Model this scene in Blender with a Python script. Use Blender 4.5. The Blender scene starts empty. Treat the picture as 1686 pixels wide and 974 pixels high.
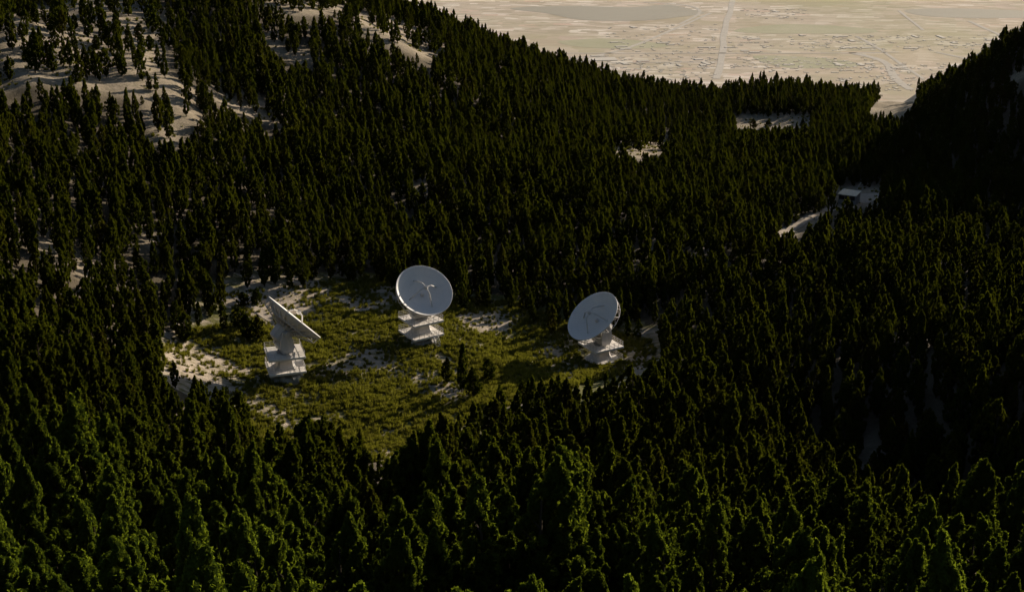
import bpy, math, random
import numpy as np
from mathutils import Vector, Matrix

SC = bpy.context.scene
COL = bpy.context.collection
random.seed(5)
RNG = np.random.default_rng(11)
R = math.radians

# ------------------------------------------------------------------ camera model (photo measured as 1686 x 974)
CAM = Vector((0, 0, 113.0)); PITCH = 20.0; F = 2316.0
sp, cp = math.sin(R(PITCH)), math.cos(R(PITCH))

def ray(u, v):
    x = (u - 843) / F; y = (487 - v) / F
    return np.array((x, cp + y * sp, y * cp - sp))

def at(u, v, d):
    return np.array((0, 0, 113.0)) + d * ray(u, v)

def project(P):
    P = np.asarray(P, float).reshape(-1, 3)
    X = P[:, 0]; Y = P[:, 1]; Z = P[:, 2] - 113.0
    d = Y * cp - Z * sp
    yy = Y * sp + Z * cp
    return 843 + F * X / d, 487 - F * yy / d, d

# ------------------------------------------------------------------ terrain height from surveyed points
CTRL = [  # (u, v, depth)
 (0,1150,105),(843,1150,108),(1686,1150,112),(400,1150,105),(1250,1150,110),
 (0,974,135),(420,974,138),(843,974,140),(1250,974,148),(1686,974,155),
 (50,760,190),(0,850,165),(300,850,176),(600,850,185),(843,850,192),(1100,850,205),(1400,870,214),(1686,880,212),
 (200,700,215),(100,640,224),(400,740,240),(1430,790,246),(1250,760,236),
 (260,585,279),(400,700,255),(650,725,256),(800,640,280),(1070,600,296),(560,480,318),(860,520,314),(600,600,284),
 (468,620,270.5),(693,561,292.5),(989,605,298.5),(950,560,308),(330,540,290),(440,485,308),(700,480,322),
 (900,650,271),(760,700,260),(1100,700,252),(1300,650,265),(1600,650,242),(1686,720,230),
 (1060,420,359),(1310,370,400),(1400,330,428),(1160,410,366),(1440,325,432),
 (1040,245,595),(1280,205,650),(1450,182,715),(1130,165,690),(1300,152,725),(1440,166,740),
 (900,115,640),(820,90,625),(750,55,600),(620,20,570),(520,0,545),(660,60,520),(980,135,660),
 (200,100,400),(50,90,388),(0,20,440),(300,20,462),(100,250,332),(100,420,280),(60,560,238),(400,0,500),
 (300,300,350),(400,400,320),(200,500,272),(500,200,430),(700,300,400),(700,180,480),(700,100,540),(560,390,352),
 (900,300,420),(900,200,520),(1000,190,590),(850,420,352),(1180,300,460),(1180,240,560),
 (1500,300,430),(1686,300,400),(1600,200,468),(1686,125,448),(1686,95,462),(1600,165,470),(1540,185,505),(1480,195,560),
 (900,152,740),(1130,196,770),(820,132,720),(750,100,700),(620,72,690),(980,172,745),(1060,186,760),(1300,180,800),
 (1686,60,480),(1200,500,322),(1500,450,332),(1686,500,290),(1686,400,345),(1350,550,300),(1500,550,285),
]
CP = np.array([at(*c) for c in CTRL])
extra = np.array([(-250,420,62),(-260,300,45),(-200,60,50),(0,40,64),(200,60,55),(-300,560,75),(-220,200,42),
                  (250,470,36),(260,300,24),(240,200,30),(230,560,20),(-180,640,30),(-260,700,30)], float)
CP = np.vstack([CP, extra])
SCL = 100.0
def _tps():
    p = CP[:, :2] / SCL; n = len(p)
    d = np.linalg.norm(p[:, None] - p[None], axis=2)
    K = np.where(d > 0, d * d * np.log(np.maximum(d, 1e-9)), 0) + np.eye(n) * 0.02
    P = np.hstack([np.ones((n, 1)), p])
    A = np.zeros((n + 3, n + 3)); A[:n, :n] = K; A[:n, n:] = P; A[n:, :n] = P.T
    b = np.zeros(n + 3); b[:n] = CP[:, 2]
    return np.linalg.solve(A, b)
TW = _tps()

def relief(x, y):
    a = np.sin(x * .21 + 1.7 * np.sin(y * .05)) * np.sin(y * .17 + 1.3 * np.sin(x * .06 + 1))
    b = np.sin(x * .47 - y * .39 + 1.5 * np.sin(y * .11)) * np.sin(y * .33 + x * .15)
    c = np.sin(x * 1.1 + y * .6 + 2 * np.sin(x * .23)) * np.sin(y * .9 - x * .5)
    return .42 * a + .22 * b + .07 * c

def height(x, y):
    x = np.atleast_1d(np.asarray(x, float)); y = np.atleast_1d(np.asarray(y, float))
    xc = np.clip(x, -290, 270); yc = np.clip(y, 40, 735)
    out = np.empty_like(x)
    p = CP[:, :2] / SCL; n = len(p)
    for s in range(0, len(x), 4000):
        q = np.stack([xc[s:s+4000], yc[s:s+4000]], 1) / SCL
        d = np.linalg.norm(q[:, None] - p[None], axis=2)
        k = np.where(d > 0, d * d * np.log(np.maximum(d, 1e-9)), 0)
        out[s:s+4000] = k @ TW[:n] + TW[n] + q @ TW[n+1:]
    # dunes on the bare shoulder up the left-hand slope
    dn = np.exp(-(((xc + 110) / 75) ** 2 + ((yc - 395) / 70) ** 2))
    out += dn * (1.3 * np.sin((xc * .8 + yc * .55) * .19 + 1.6 * np.sin(yc * .04)) + .45 * np.sin((xc * .9 + yc * .4) * .43 + 2 * np.sin(yc * .07)))
    near = 1.0
    big = 2.4 * np.sin(xc * .083 + 1.1 * np.sin(yc * .021)) * np.sin(yc * .061 + 1.4 * np.sin(xc * .027) + .6)
    dm = np.minimum.reduce([np.hypot(x - a_, (y - b_)) for a_, b_ in PADS + [(-30, 258), (-75, 262)]])
    out += big * np.clip((dm - 38) / 35, 0, 1) * np.clip((480 - yc) / 100, .15, 1)
    for (px, py) in PADS:
        r = np.hypot(x - px, y - py)
        near = near * np.clip((r - 4) / 8, 0, 1)
    out += relief(xc, yc) * near
    far = np.maximum(0, y - 735)
    out -= .56 * far * np.clip(far / 120 + .45, 0, 1)
    out += .25 * np.minimum(np.maximum(0, -290 - x), 800) + .03 * np.minimum(np.maximum(0, x - 270), 500)
    return np.maximum(out, -1030 + 0 * out)
PADS = []

# dishes: (deck centre u, v, depth), dish axis, deck yaw
DISH = [((468.4, 579.2, 272), (.618, .353, .702), 17), ((692.8, 523.7, 294), (.30, -.575, .761), 33), ((989.2, 566, 300), (-.573, -.343, .745), 30)]
for c, n, yw in DISH:
    P = at(*c); PADS.append((P[0], P[1]))
DECK_Z = 4.8

# ------------------------------------------------------------------ helpers
def tag(o, label=None, cat=None, group=None, kind=None):
    if label: o['label'] = label
    if cat: o['category'] = cat
    if group: o['group'] = group
    if kind: o['kind'] = kind
    return o

def empty(name, loc, label, cat, group=None):
    o = bpy.data.objects.new(name, None); o.location = loc; COL.objects.link(o)
    o.empty_display_size = .5
    return tag(o, label, cat, group)

class MB:
    def __init__(s): s.v = []; s.f = []
    def add(s, vs, fs):
        b = len(s.v); s.v += [tuple(q) for q in vs]; s.f += [tuple(i + b for i in f) for f in fs]; return s
    def box(s, c, size, M=None):
        hx, hy, hz = (k / 2 for k in size); vs = []
        for z in (-hz, hz):
            for x, y in ((-hx, -hy), (hx, -hy), (hx, hy), (-hx, hy)):
                q = Vector((x, y, z))
                q = (M @ q if M else q) + Vector(c); vs.append(q)
        return s.add(vs, [(3,2,1,0),(4,5,6,7),(0,1,5,4),(1,2,6,5),(2,3,7,6),(3,0,4,7)])
    def tube(s, a, b, r, n=6, r2=None):
        a = Vector(a); b = Vector(b); r2 = r if r2 is None else r2
        d = (b - a).normalized(); u = d.orthogonal().normalized(); w = d.cross(u); vs = []
        for p, rr in ((a, r), (b, r2)):
            for i in range(n):
                t = 2 * math.pi * i / n; vs.append(p + rr * (math.cos(t) * u + math.sin(t) * w))
        fs = [(i, (i + 1) % n, n + (i + 1) % n, n + i) for i in range(n)]
        fs += [tuple(range(n - 1, -1, -1)), tuple(range(n, 2 * n))]
        return s.add(vs, fs)
    def rings(s, rings, cap0=True, cap1=True):
        n = len(rings[0]); vs = [q for r_ in rings for q in r_]; fs = []
        for k in range(len(rings) - 1):
            for i in range(n):
                j = (i + 1) % n; fs.append((k*n+i, k*n+j, (k+1)*n+j, (k+1)*n+i))
        if cap0: fs.append(tuple(range(n - 1, -1, -1)))
        if cap1: fs.append(tuple(range((len(rings)-1)*n, len(rings)*n)))
        return s.add(vs, fs)
    def prism(s, poly, off):   # poly: list of Vector, extruded by off
        n = len(poly); return s.rings([poly, [Vector(p) + Vector(off) for p in poly]])
    def build(s, name, mat, parent=None, M=None, smooth=False, bevel=0):
        me = bpy.data.meshes.new(name); me.from_pydata([tuple(q) for q in s.v], [], s.f)
        mats = mat if isinstance(mat, (list, tuple)) else [mat]
        for m in mats: me.materials.append(m)
        if smooth: me.polygons.foreach_set('use_smooth', [True] * len(me.polygons))
        me.update(); o = bpy.data.objects.new(name, me); COL.objects.link(o)
        if M is not None: o.matrix_local = M
        if parent: o.parent = parent
        if bevel:
            b = o.modifiers.new('b', 'BEVEL'); b.width = bevel; b.segments = 2; b.limit_method = 'ANGLE'
        return o

def npmesh(name, V, Fq, mats, midx=None, smooth=False):
    me = bpy.data.meshes.new(name)
    V = np.asarray(V, np.float32); Fq = np.asarray(Fq, np.int32)
    k = Fq.shape[1]
    me.vertices.add(len(V)); me.vertices.foreach_set('co', V.ravel())
    me.loops.add(Fq.size); me.loops.foreach_set('vertex_index', Fq.ravel())
    me.polygons.add(len(Fq)); me.polygons.foreach_set('loop_start', np.arange(0, Fq.size, k, dtype=np.int32))
    for m in mats: me.materials.append(m)
    if midx is not None: me.polygons.foreach_set('material_index', np.asarray(midx, np.int32))
    me.polygons.foreach_set('use_smooth', np.full(len(Fq), smooth))
    me.update(calc_edges=True); return me

# ------------------------------------------------------------------ materials
def newmat(name, rough=.8, spec=.2):
    m = bpy.data.materials.new(name); m.use_nodes = True
    nt = m.node_tree; b = nt.nodes['Principled BSDF']
    b.inputs['Roughness'].default_value = rough; b.inputs['Specular IOR Level'].default_value = spec
    return m, nt, b
def nd(nt, t, **kw):
    n = nt.nodes.new(t)
    for k, v in kw.items(): setattr(n, k, v)
    return n
def noise(nt, vec, scale, detail=4, rough=.55, dist=0):
    n = nd(nt, 'ShaderNodeTexNoise'); n.inputs['Scale'].default_value = scale; n.inputs['Detail'].default_value = detail
    n.inputs['Roughness'].default_value = rough; n.inputs['Distortion'].default_value = dist
    if vec: nt.links.new(vec, n.inputs['Vector'])
    return n.outputs['Fac']
def ramp(nt, fac, stops):
    n = nd(nt, 'ShaderNodeValToRGB'); e = n.color_ramp.elements
    while len(e) < len(stops): e.new(.5)
    for k, (p, c) in enumerate(stops):
        e[k].position = p; e[k].color = (*c, 1) if len(c) == 3 else c
    nt.links.new(fac, n.inputs[0]); return n.outputs[0]
def mix(nt, fac, a, b, mode='MIX'):
    n = nd(nt, 'ShaderNodeMix', data_type='RGBA', blend_type=mode)
    for sck, val in ((n.inputs[0], fac), (n.inputs[6], a), (n.inputs[7], b)):
        if isinstance(val, (int, float)): sck.default_value = val
        elif isinstance(val, tuple): sck.default_value = (*val, 1)
        else: nt.links.new(val, sck)
    return n.outputs[2]
def bump(nt, h, b, strength=.5, dist=.1):
    n = nd(nt, 'ShaderNodeBump'); n.inputs['Strength'].default_value = strength; n.inputs['Distance'].default_value = dist
    nt.links.new(h, n.inputs['Height']); nt.links.new(n.outputs[0], b.inputs['Normal'])
def coord(nt, kind='Object', scale=None, rot=None):
    c = nd(nt, 'ShaderNodeTexCoord').outputs[kind]
    if scale or rot:
        m = nd(nt, 'ShaderNodeMapping'); nt.links.new(c, m.inputs[0])
        if scale: m.inputs['Scale'].default_value = scale
        if rot: m.inputs['Rotation'].default_value = rot
        return m.outputs[0]
    return c

def sand_mat():
    m, nt, b = newmat('pale_sandy_soil', .95, .1)
    c = coord(nt)
    n1 = noise(nt, c, .035, 5, .6, .6); n2 = noise(nt, c, .6, 6, .7); n3 = noise(nt, coord(nt, 'Object', (.25, 1.0, 1), (0, 0, R(38))), .8, 5, .65)
    base = ramp(nt, n1, [(.3, (.30, .245, .185)), (.5, (.36, .295, .22)), (.7, (.41, .335, .255))])
    att = nd(nt, 'ShaderNodeAttribute', attribute_name='forest_shade')
    base = mix(nt, ramp(nt, n2, [(.42, (0,)*3), (.68, (.55,)*3)]), base, (.22, .19, .12))
    base = mix(nt, ramp(nt, n3, [(.45, (0,)*3), (.62, (.65,)*3)]), base, (.17, .15, .10))
    base = mix(nt, att.outputs['Fac'], base, ramp(nt, n2, [(.3, (.045, .036, .022)), (.7, (.11, .09, .06))]))  # soil colour darkened under the trees to deepen the forest shade
    nt.links.new(base, b.inputs['Base Color'])
    h = noise(nt, c, 2.2, 8, .7)
    bump(nt, h, b, .8, .35)
    return m
def meadow_mix(m):
    pass
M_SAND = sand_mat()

def clearing_mat():
    m, nt, b = newmat('dry_meadow_soil', .95, .1)
    c = coord(nt)
    n1 = noise(nt, c, .045, 5, .6, .5); n2 = noise(nt, c, 1.1, 6, .7); n3 = noise(nt, coord(nt, 'Object', (.25, 1.0, 1), (0, 0, R(38))), .8, 5, .65)
    sand = ramp(nt, n3, [(.35, (.50, .42, .34)), (.6, (.30, .25, .18))])
    gr = ramp(nt, n2, [(.35, (.10, .10, .03)), (.65, (.17, .16, .06))])
    att = nd(nt, 'ShaderNodeAttribute', attribute_name='grassy')
    s = nd(nt, 'ShaderNodeMath', operation='ADD'); nt.links.new(att.outputs['Fac'], s.inputs[0])
    mr = nd(nt, 'ShaderNodeMath', operation='MULTIPLY_ADD'); nt.links.new(n3, mr.inputs[0]); mr.inputs[1].default_value = 1.6; mr.inputs[2].default_value = -.8
    nt.links.new(mr.outputs[0], s.inputs[1])
    f = ramp(nt, s.outputs[0], [(.32, (0,)*3), (.7, (1,)*3)])
    nt.links.new(mix(nt, f, sand, gr), b.inputs['Base Color'])
    bump(nt, noise(nt, c, 2.6, 8, .7), b, .8, .35)
    return m

def leaf_mat(name, cols, trans=.35, hi=(.105, .105, .022), tc=(.16, .17, .02), near_green=0.0):
    m, nt, b = newmat(name, .9, .0)
    oi = nd(nt, 'ShaderNodeObjectInfo')
    col = ramp(nt, oi.outputs['Random'], cols)
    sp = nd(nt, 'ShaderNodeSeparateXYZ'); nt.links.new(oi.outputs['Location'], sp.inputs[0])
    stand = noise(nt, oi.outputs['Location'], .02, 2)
    mr = nd(nt, 'ShaderNodeMapRange'); nt.links.new(sp.outputs[1], mr.inputs[0]); mr.inputs[1].default_value = 178; mr.inputs[2].default_value = 112; mr.inputs[4].default_value = near_green
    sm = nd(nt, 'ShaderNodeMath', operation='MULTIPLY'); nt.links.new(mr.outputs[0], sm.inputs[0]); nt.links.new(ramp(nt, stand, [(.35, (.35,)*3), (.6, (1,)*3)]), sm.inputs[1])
    col = mix(nt, sm.outputs[0], col, (.034, .052, .008))  # leaf colour turns greener on trees nearer the camera
    n = noise(nt, coord(nt), 1.3, 3, .6)
    col = mix(nt, ramp(nt, n, [(.35, (.0,)*3), (.7, (.5,)*3)]), col, hi)
    nt.links.new(col, b.inputs['Base Color'])
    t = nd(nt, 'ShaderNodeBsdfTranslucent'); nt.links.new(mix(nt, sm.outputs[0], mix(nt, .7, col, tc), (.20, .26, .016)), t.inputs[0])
    mx = nd(nt, 'ShaderNodeMixShader'); mx.inputs[0].default_value = trans
    nt.links.new(b.outputs[0], mx.inputs[1]); nt.links.new(t.outputs[0], mx.inputs[2])
    nt.links.new(mx.outputs[0], nt.nodes['Material Output'].inputs[0])
    return m
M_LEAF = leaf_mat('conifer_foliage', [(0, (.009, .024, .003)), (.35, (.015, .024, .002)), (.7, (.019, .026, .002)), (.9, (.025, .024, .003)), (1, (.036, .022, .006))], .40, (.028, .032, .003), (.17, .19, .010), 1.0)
M_TUFT = leaf_mat('meadow_tuft', [(0, (.075, .078, .010)), (.5, (.120, .114, .018)), (1, (.18, .155, .045))], .34, (.135, .135, .018), (.27, .265, .022))
M_BARK, nt, b = newmat('brown_bark', .9, .1)
nt.links.new(ramp(nt, noise(nt, coord(nt, 'Object', (6, 6, 1)), 3, 5), [(.3, (.03, .022, .014)), (.7, (.075, .058, .04))]), b.inputs['Base Color'])

def paint(name, col, dirt, rough=.45, sc=.8):
    m, nt, b = newmat(name, rough, .35)
    c = coord(nt)
    f = ramp(nt, noise(nt, coord(nt, 'Object', (1.5, 1.5, .35)), sc, 6, .65), [(.42, (0,)*3), (.75, (.55,)*3)])
    nt.links.new(mix(nt, f, col, dirt), b.inputs['Base Color'])
    bump(nt, noise(nt, c, 4, 4), b, .12, .02)
    return m
M_WHITE = paint('white_painted_steel', (.60, .57, .535), (.42, .38, .34))
M_DECK = paint('white_deck_plate', (.80, .75, .69), (.60, .55, .49), .6)
M_DISH = paint('matt_white_reflector', (.70, .67, .635), (.65, .62, .585), .55, .5)
# faint panel seams on the reflector
nt = M_DISH.node_tree; b = nt.nodes['Principled BSDF']
src = b.inputs['Base Color'].links[0].from_socket
sx = nd(nt, 'ShaderNodeSeparateXYZ'); nt.links.new(coord(nt), sx.inputs[0])
def mth(op, a, bb=None, c=None):
    n = nd(nt, 'ShaderNodeMath', operation=op)
    for i, q in enumerate((a, bb, c)):
        if q is None: continue
        if isinstance(q, (int, float)): n.inputs[i].default_value = q
        else: nt.links.new(q, n.inputs[i])
    return n.outputs[0]
rad = mth('SQRT', mth('ADD', mth('MULTIPLY', sx.outputs[0], sx.outputs[0]), mth('MULTIPLY', sx.outputs[1], sx.outputs[1])))
ang = mth('ARCTAN2', sx.outputs[1], sx.outputs[0])
s1 = mth('LESS_THAN', mth('ABSOLUTE', mth('SUBTRACT', mth('FRACT', mth('DIVIDE', rad, 1.27)), .5)), .02)
s2 = mth('LESS_THAN', mth('ABSOLUTE', mth('SUBTRACT', mth('FRACT', mth('MULTIPLY', ang, 24 / 6.28318)), .5)), .012)
seam = mth('MULTIPLY', mth('MAXIMUM', s1, s2), .22)
nt.links.new(mix(nt, seam, src, (.3, .3, .3)), b.inputs['Base Color'])
M_GREY = paint('grey_steel', (.30, .29, .28), (.2, .18, .16), .5)
M_CONC = paint('pale_concrete', (.42, .40, .36), (.28, .25, .2), .9)
M_ROOF = paint('beige_roof_sheet', (.62, .55, .43), (.5, .43, .33), .8)
M_WALL = paint('grey_hut_plaster', (.24, .235, .23), (.18, .17, .16), .9)
M_GLASS, nt, b = newmat('dark_window_glass', .08, .5); b.inputs['Base Color'].default_value = (.012, .014, .018, 1)

# ------------------------------------------------------------------ visible ground outlines in the photograph
CLEAR = [(250,585),(285,568),(330,545),(385,545),(378,487),(440,478),(545,470),(610,470),(660,490),(750,512),(850,512),(885,545),(930,552),(1060,560),(1078,588),(1050,612),(1010,620),(905,625),(850,628),(800,655),(725,690),(690,715),(640,742),(606,722),(560,700),(470,708),(415,722),(398,655),(345,622),(300,605)]
GLADES = [CLEAR,
 [(20,30),(75,18),(130,0),(262,0),(282,70),(262,118),(330,160),(320,178),(245,160),(150,142),(60,128),(0,150),(0,62)],
 [(240,183),(330,186),(285,240),(250,232)], [(345,128),(380,138),(468,196),(458,206),(360,165)],
 [(588,26),(650,34),(700,58),(738,86),(700,90),(640,68),(598,46)], [(430,0),(585,0),(560,14),(498,22),(440,10)],
 [(430,42),(470,70),(520,98),(500,104),(450,78)],
 [(1008,238),(1040,236),(1112,224),(1074,260),(1012,252)], [(1213,194),(1338,192),(1330,208),(1220,217)],
 [(1376,310),(1438,310),(1454,322),(1436,334),(1376,336)], [(1284,386),(1318,364),(1354,350),(1376,340),(1350,362),(1300,388)],
 [(1055,403),(1095,403),(1086,417),(1058,415)], [(1138,404),(1162,404),(1152,414)], [(682,300),(706,294),(708,306),(690,312)],
 [(62,405),(90,396),(90,424),(68,430)], [(128,428),(152,426),(150,462),(130,450)], [(228,388),(252,386),(250,402),(230,402)],
 [(1424,718),(1440,706),(1434,765),(1410,795)], [(1300,862),(1316,850),(1312,866)], [(1612,858),(1668,858),(1662,880),(1615,880)],
 [(1468,640),(1502,628),(1490,646)], [(1655,132),(1690,110),(1690,120),(1662,138)], [(1426,188),(1448,168),(1474,146),(1506,150),(1512,164),(1480,190)],
 [(432,944),(484,944),(484,958),(434,958)], [(268,886),(352,882),(352,892),(270,892)], [(632,720),(640,720),(640,760),(632,760)],
 [(14,722),(34,728),(30,736)], [(140,770),(158,778),(150,790)]]

def inpoly(u, v, poly):
    u = np.asarray(u); v = np.asarray(v); r = np.zeros(u.shape, bool); n = len(poly)
    for i in range(n):
        x1, y1 = poly[i]; x2, y2 = poly[(i + 1) % n]
        if y1 == y2: continue
        c = ((y1 > v) != (y2 > v)) & (u < (x2 - x1) * (v - y1) / (y2 - y1) + x1); r ^= c
    return r

# ------------------------------------------------------------------ terrain mesh
def axis(fine0, fine1, step, far0, far1):
    a = list(np.arange(fine0, fine1 + .1, step)); s = step; lo = fine0
    while lo > far0: s *= 1.25; lo -= s; a.insert(0, lo)
    s = step; hi = fine1
    while hi < far1: s *= 1.25; hi += s; a.append(hi)
    return np.array(a)
xs = axis(-240, 290, 1.9, -4200, 4200); ys = axis(60, 760, 1.9, -1500, 3400)
X, Y = np.meshgrid(xs, ys)
Zt = height(X.ravel(), Y.ravel())
V = np.stack([X.ravel(), Y.ravel(), Zt], 1)
nx, ny = len(xs), len(ys)
I = np.arange(nx * ny).reshape(ny, nx)
Fq = np.stack([I[:-1, :-1].ravel(), I[:-1, 1:].ravel(), I[1:, 1:].ravel(), I[1:, :-1].ravel()], 1)
M_MEAD = clearing_mat()
pu, pv, pd = project(V)
ok = pd > 1
# meadow = the part of the hollow around the dishes
def meadow_w(x, y):
    u, v, d = project(np.stack([x, y, height(x, y)], 1))
    w = inpoly(u, v, CLEAR)
    return w, u, v
cen = V[Fq].mean(1)
cu, cv, cd = project(cen)
mead = inpoly(cu, cv, [(200,600),(300,520),(370,450),(620,450),(900,500),(1110,540),(1110,620),(900,700),(700,760),(560,760),(400,760),(340,660)]) & (cd > 230) & (cd < 345)
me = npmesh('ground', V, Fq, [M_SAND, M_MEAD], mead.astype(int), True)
# grassiness by place: high in the middle of the meadow, low at its sandy ends
def grassy(u, v, x, y):
    g = .70 + .26 * np.sin(x * .11 + 1) * np.sin(y * .13 + x * .04) + .25 * np.sin(x * .31 + y * .22)*np.sin(y*.29)
    g -= .5 * np.exp(-(((u - 300) / 70) ** 2 + ((v - 590) / 45) ** 2))
    g -= .7 * np.exp(-(((u - 420) / 60) ** 2 + ((v - 500) / 30) ** 2))
    g -= .6 * np.exp(-(((u - 1040) / 35) ** 2 + ((v - 600) / 22) ** 2))
    g -= .2 * np.exp(-(((u - 430) / 60) ** 2 + ((v - 680) / 30) ** 2))
    for (a_, b_, c_, d_) in ((600,500,60,20),(800,528,60,16),(912,572,34,14),(575,605,60,9),(740,650,30,10),(640,715,20,16),(540,690,25,10)):
        g -= (.60 if a_ in (600, 800) else .42) * np.exp(-(((u - a_) / c_) ** 2 + ((v - b_) / d_) ** 2))
    g += .35 * np.exp(-(((u - 850) / 90) ** 2 + ((v - 580) / 25) ** 2)) + .3 * np.exp(-(((u - 600) / 90) ** 2 + ((v - 660) / 28) ** 2))
    return np.clip(g, 0, 1)
shade = np.ones(len(V))  # weight of the painted forest shade, cleared inside the glades
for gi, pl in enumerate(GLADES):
    for du, dv in ((0, 0), (6, 0), (-6, 0), (0, 7), (0, -7)): shade[inpoly(pu + du, pv + dv, pl) & (pd > 60)] = 0
L2 = shade.reshape(ny, nx)
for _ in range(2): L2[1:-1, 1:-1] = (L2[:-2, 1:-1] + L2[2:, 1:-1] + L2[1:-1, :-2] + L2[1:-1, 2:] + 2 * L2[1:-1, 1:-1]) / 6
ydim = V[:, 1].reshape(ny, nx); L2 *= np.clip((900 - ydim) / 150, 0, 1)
la_ = me.attributes.new('forest_shade', 'FLOAT', 'POINT'); la_.data.foreach_set('value', (.9 * L2).ravel().astype(np.float32))
ga = me.attributes.new('grassy', 'FLOAT', 'POINT'); ga.data.foreach_set('value', grassy(pu, pv, V[:, 0], V[:, 1]).astype(np.float32))
go = bpy.data.objects.new('ground', me); COL.objects.link(go); tag(go, kind='structure')

# ------------------------------------------------------------------ tree meshes
def envelope(t, kind):
    if kind == 'column': return (np.sin(np.pi * np.clip(t, 0, 1) ** .8)) ** .55 * (1 - .35 * t)
    if kind == 'cone': return np.clip(t * 6, 0, 1) ** .6 * (1 - t) ** .62
    return np.sin(np.pi * np.clip(t, 0, 1) ** .95) ** .6
def crown_mesh(name, seed, kind, H, Rad, leaf, ncl, per):
    rg = np.random.default_rng(seed)
    cl = []
    lean = rg.normal(0, .03, 2); ph = rg.uniform(0, 6.28, 4)
    for i in range(ncl):
        t = rg.beta(1.15, 1.1); e = envelope(np.array(t), kind)
        a = rg.uniform(0, 6.28); q = rg.uniform(.25, 1.12) ** .5
        lob = 1 + .28 * math.sin(2 * a + ph[0] + 2 * t) + .20 * math.sin(13 * t + ph[1] + a) + .14 * math.sin(23 * t + 3 * a + ph[2])
        r = Rad * e * q * lob
        cl.append((r * math.cos(a) + lean[0] * t * H, r * math.sin(a) + lean[1] * t * H, .9 + t * (H - 1.1), rg.uniform(.4, 1.0) * (.19 + .17 * Rad) * (1 - .4 * t)))
    for k in range(5):
        cl.append((lean[0] * H + rg.normal(0, .10), lean[1] * H + rg.normal(0, .10), H + .1 - .28 * k, .13 + .06 * k))
    C = np.array(cl)
    k = np.repeat(np.arange(len(C)), per)
    d = rg.normal(size=(len(k), 3)); d /= np.linalg.norm(d, axis=1)[:, None]
    rr = rg.uniform(.25, 1, len(k)) ** .45
    P = C[k, :3] + d * (C[k, 3] * rr)[:, None] * np.array((.72, .72, 1.5))
    P[:, 2] = np.maximum(P[:, 2], .5)
    nrm = d + rg.normal(0, .42, d.shape); nrm /= np.linalg.norm(nrm, axis=1)[:, None]
    up = rg.normal(0, .5, d.shape) + (0, 0, 1.0)
    a = np.cross(nrm, up); a /= np.linalg.norm(a, axis=1)[:, None] + 1e-9; b2 = np.cross(nrm, a)
    s = leaf * rg.uniform(.6, 1.25, len(k))
    a *= s[:, None] * .5; b2 *= s[:, None] * .85
    V = np.stack([P - b2, P + a * .9, P + b2, P - a * .9], 1).reshape(-1, 3)
    return V, np.arange(len(V)).reshape(-1, 4)
def trunk_geo(seed, H, r=.16):
    rg = random.Random(seed); m = MB(); rings = []
    for k in range(6):
        z = -.5 + k * (H * .8 + .5) / 5; rr = r * (1 - .15 * k); ox = .05 * math.sin(k + seed)
        rings.append([Vector((ox + rr * math.cos(t), rr * math.sin(t), z)) for t in [i * math.pi / 3 for i in range(6)]])
    m.rings(rings)
    for k in range(7):
        z = 1.2 + k * (H - 2.5) / 7; a = rg.uniform(0, 6.28); L = rg.uniform(.5, 1.0)
        m.tube((0, 0, z), (math.cos(a) * L, math.sin(a) * L, z + L * .9), .05, 4, .015)
    return m
VARS = [('column', 8.5, 1.3), ('column', 8.5, 1.05), ('cone', 8.5, 1.6), ('oval', 8.0, 1.6), ('column', 9.0, 1.5), ('cone', 8.8, 1.35)]
FINE, COARSE = [], []
src_col = bpy.data.collections.new('forest_sources')
for i, (kd, H, rd) in enumerate(VARS):
    Vf, Ff = crown_mesh('c', 100 + i, kd, H, rd, .15, 165, 165)
    t = trunk_geo(i, H)
    tm = bpy.data.meshes.new('trunk'); tm.from_pydata([tuple(q) for q in t.v], [], t.f); tm.materials.append(M_BARK); tm.update()
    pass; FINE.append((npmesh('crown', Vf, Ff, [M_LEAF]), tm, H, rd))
    Vc, Fc = crown_mesh('c', 200 + i, kd, H, rd, .24, 120, 68)
    tv = np.array([tuple(q) for q in t.v]); tf = [f for f in t.f if len(f) == 4]
    Vall = np.vstack([Vc, tv]); Fall = np.vstack([Fc, np.array(tf) + len(Vc)])
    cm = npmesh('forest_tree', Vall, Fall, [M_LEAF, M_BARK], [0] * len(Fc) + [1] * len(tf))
    so = bpy.data.objects.new('forest_tree_%s' % 'abcdef'[i], cm); src_col.objects.link(so)

# ------------------------------------------------------------------ tree placement
S = 3.35
gx, gy = np.meshgrid(np.arange(-360, 380, S), np.arange(62, 800, S))
gx = gx.ravel() + RNG.uniform(-.48, .48, gx.size) * S; gy = gy.ravel() + RNG.uniform(-.48, .48, gy.size) * S
keep = np.abs(gx) < .40 * gy + 85
gx, gy = gx[keep], gy[keep]
gz = height(gx, gy)
keep = RNG.uniform(size=len(gx)) > .42 * np.clip((230 - gy) / 110, 0, 1); gx, gy, gz = gx[keep], gy[keep], gz[keep]
N = len(gx)
hh = np.clip(RNG.normal(7.4, 1.9, N), 3.4, 12.0)
small = RNG.uniform(size=N) < .10; hh[small] *= .62
var = RNG.choice(6, N, p=[.26, .22, .17, .13, .13, .09])
wid = RNG.uniform(.8, 1.2, N); rotz = RNG.uniform(0, 6.28, N)
KEEP = (8, 9, 10, 22)
def blocked(x, y, z, h):
    bad = np.zeros(len(x), bool)
    for fr in (0, .3, .6, .82):
        u, v, d = project(np.stack([x, y, z + h * fr], 1))
        wpx = 1.1 * F / d
        for gi, pl in enumerate(GLADES):
            if gi > 6 and gi not in KEEP and fr not in (.3, .6): continue
            for du in (-.7, .7):
                bad |= inpoly(u + du * wpx, v, pl)
    return bad
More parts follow.
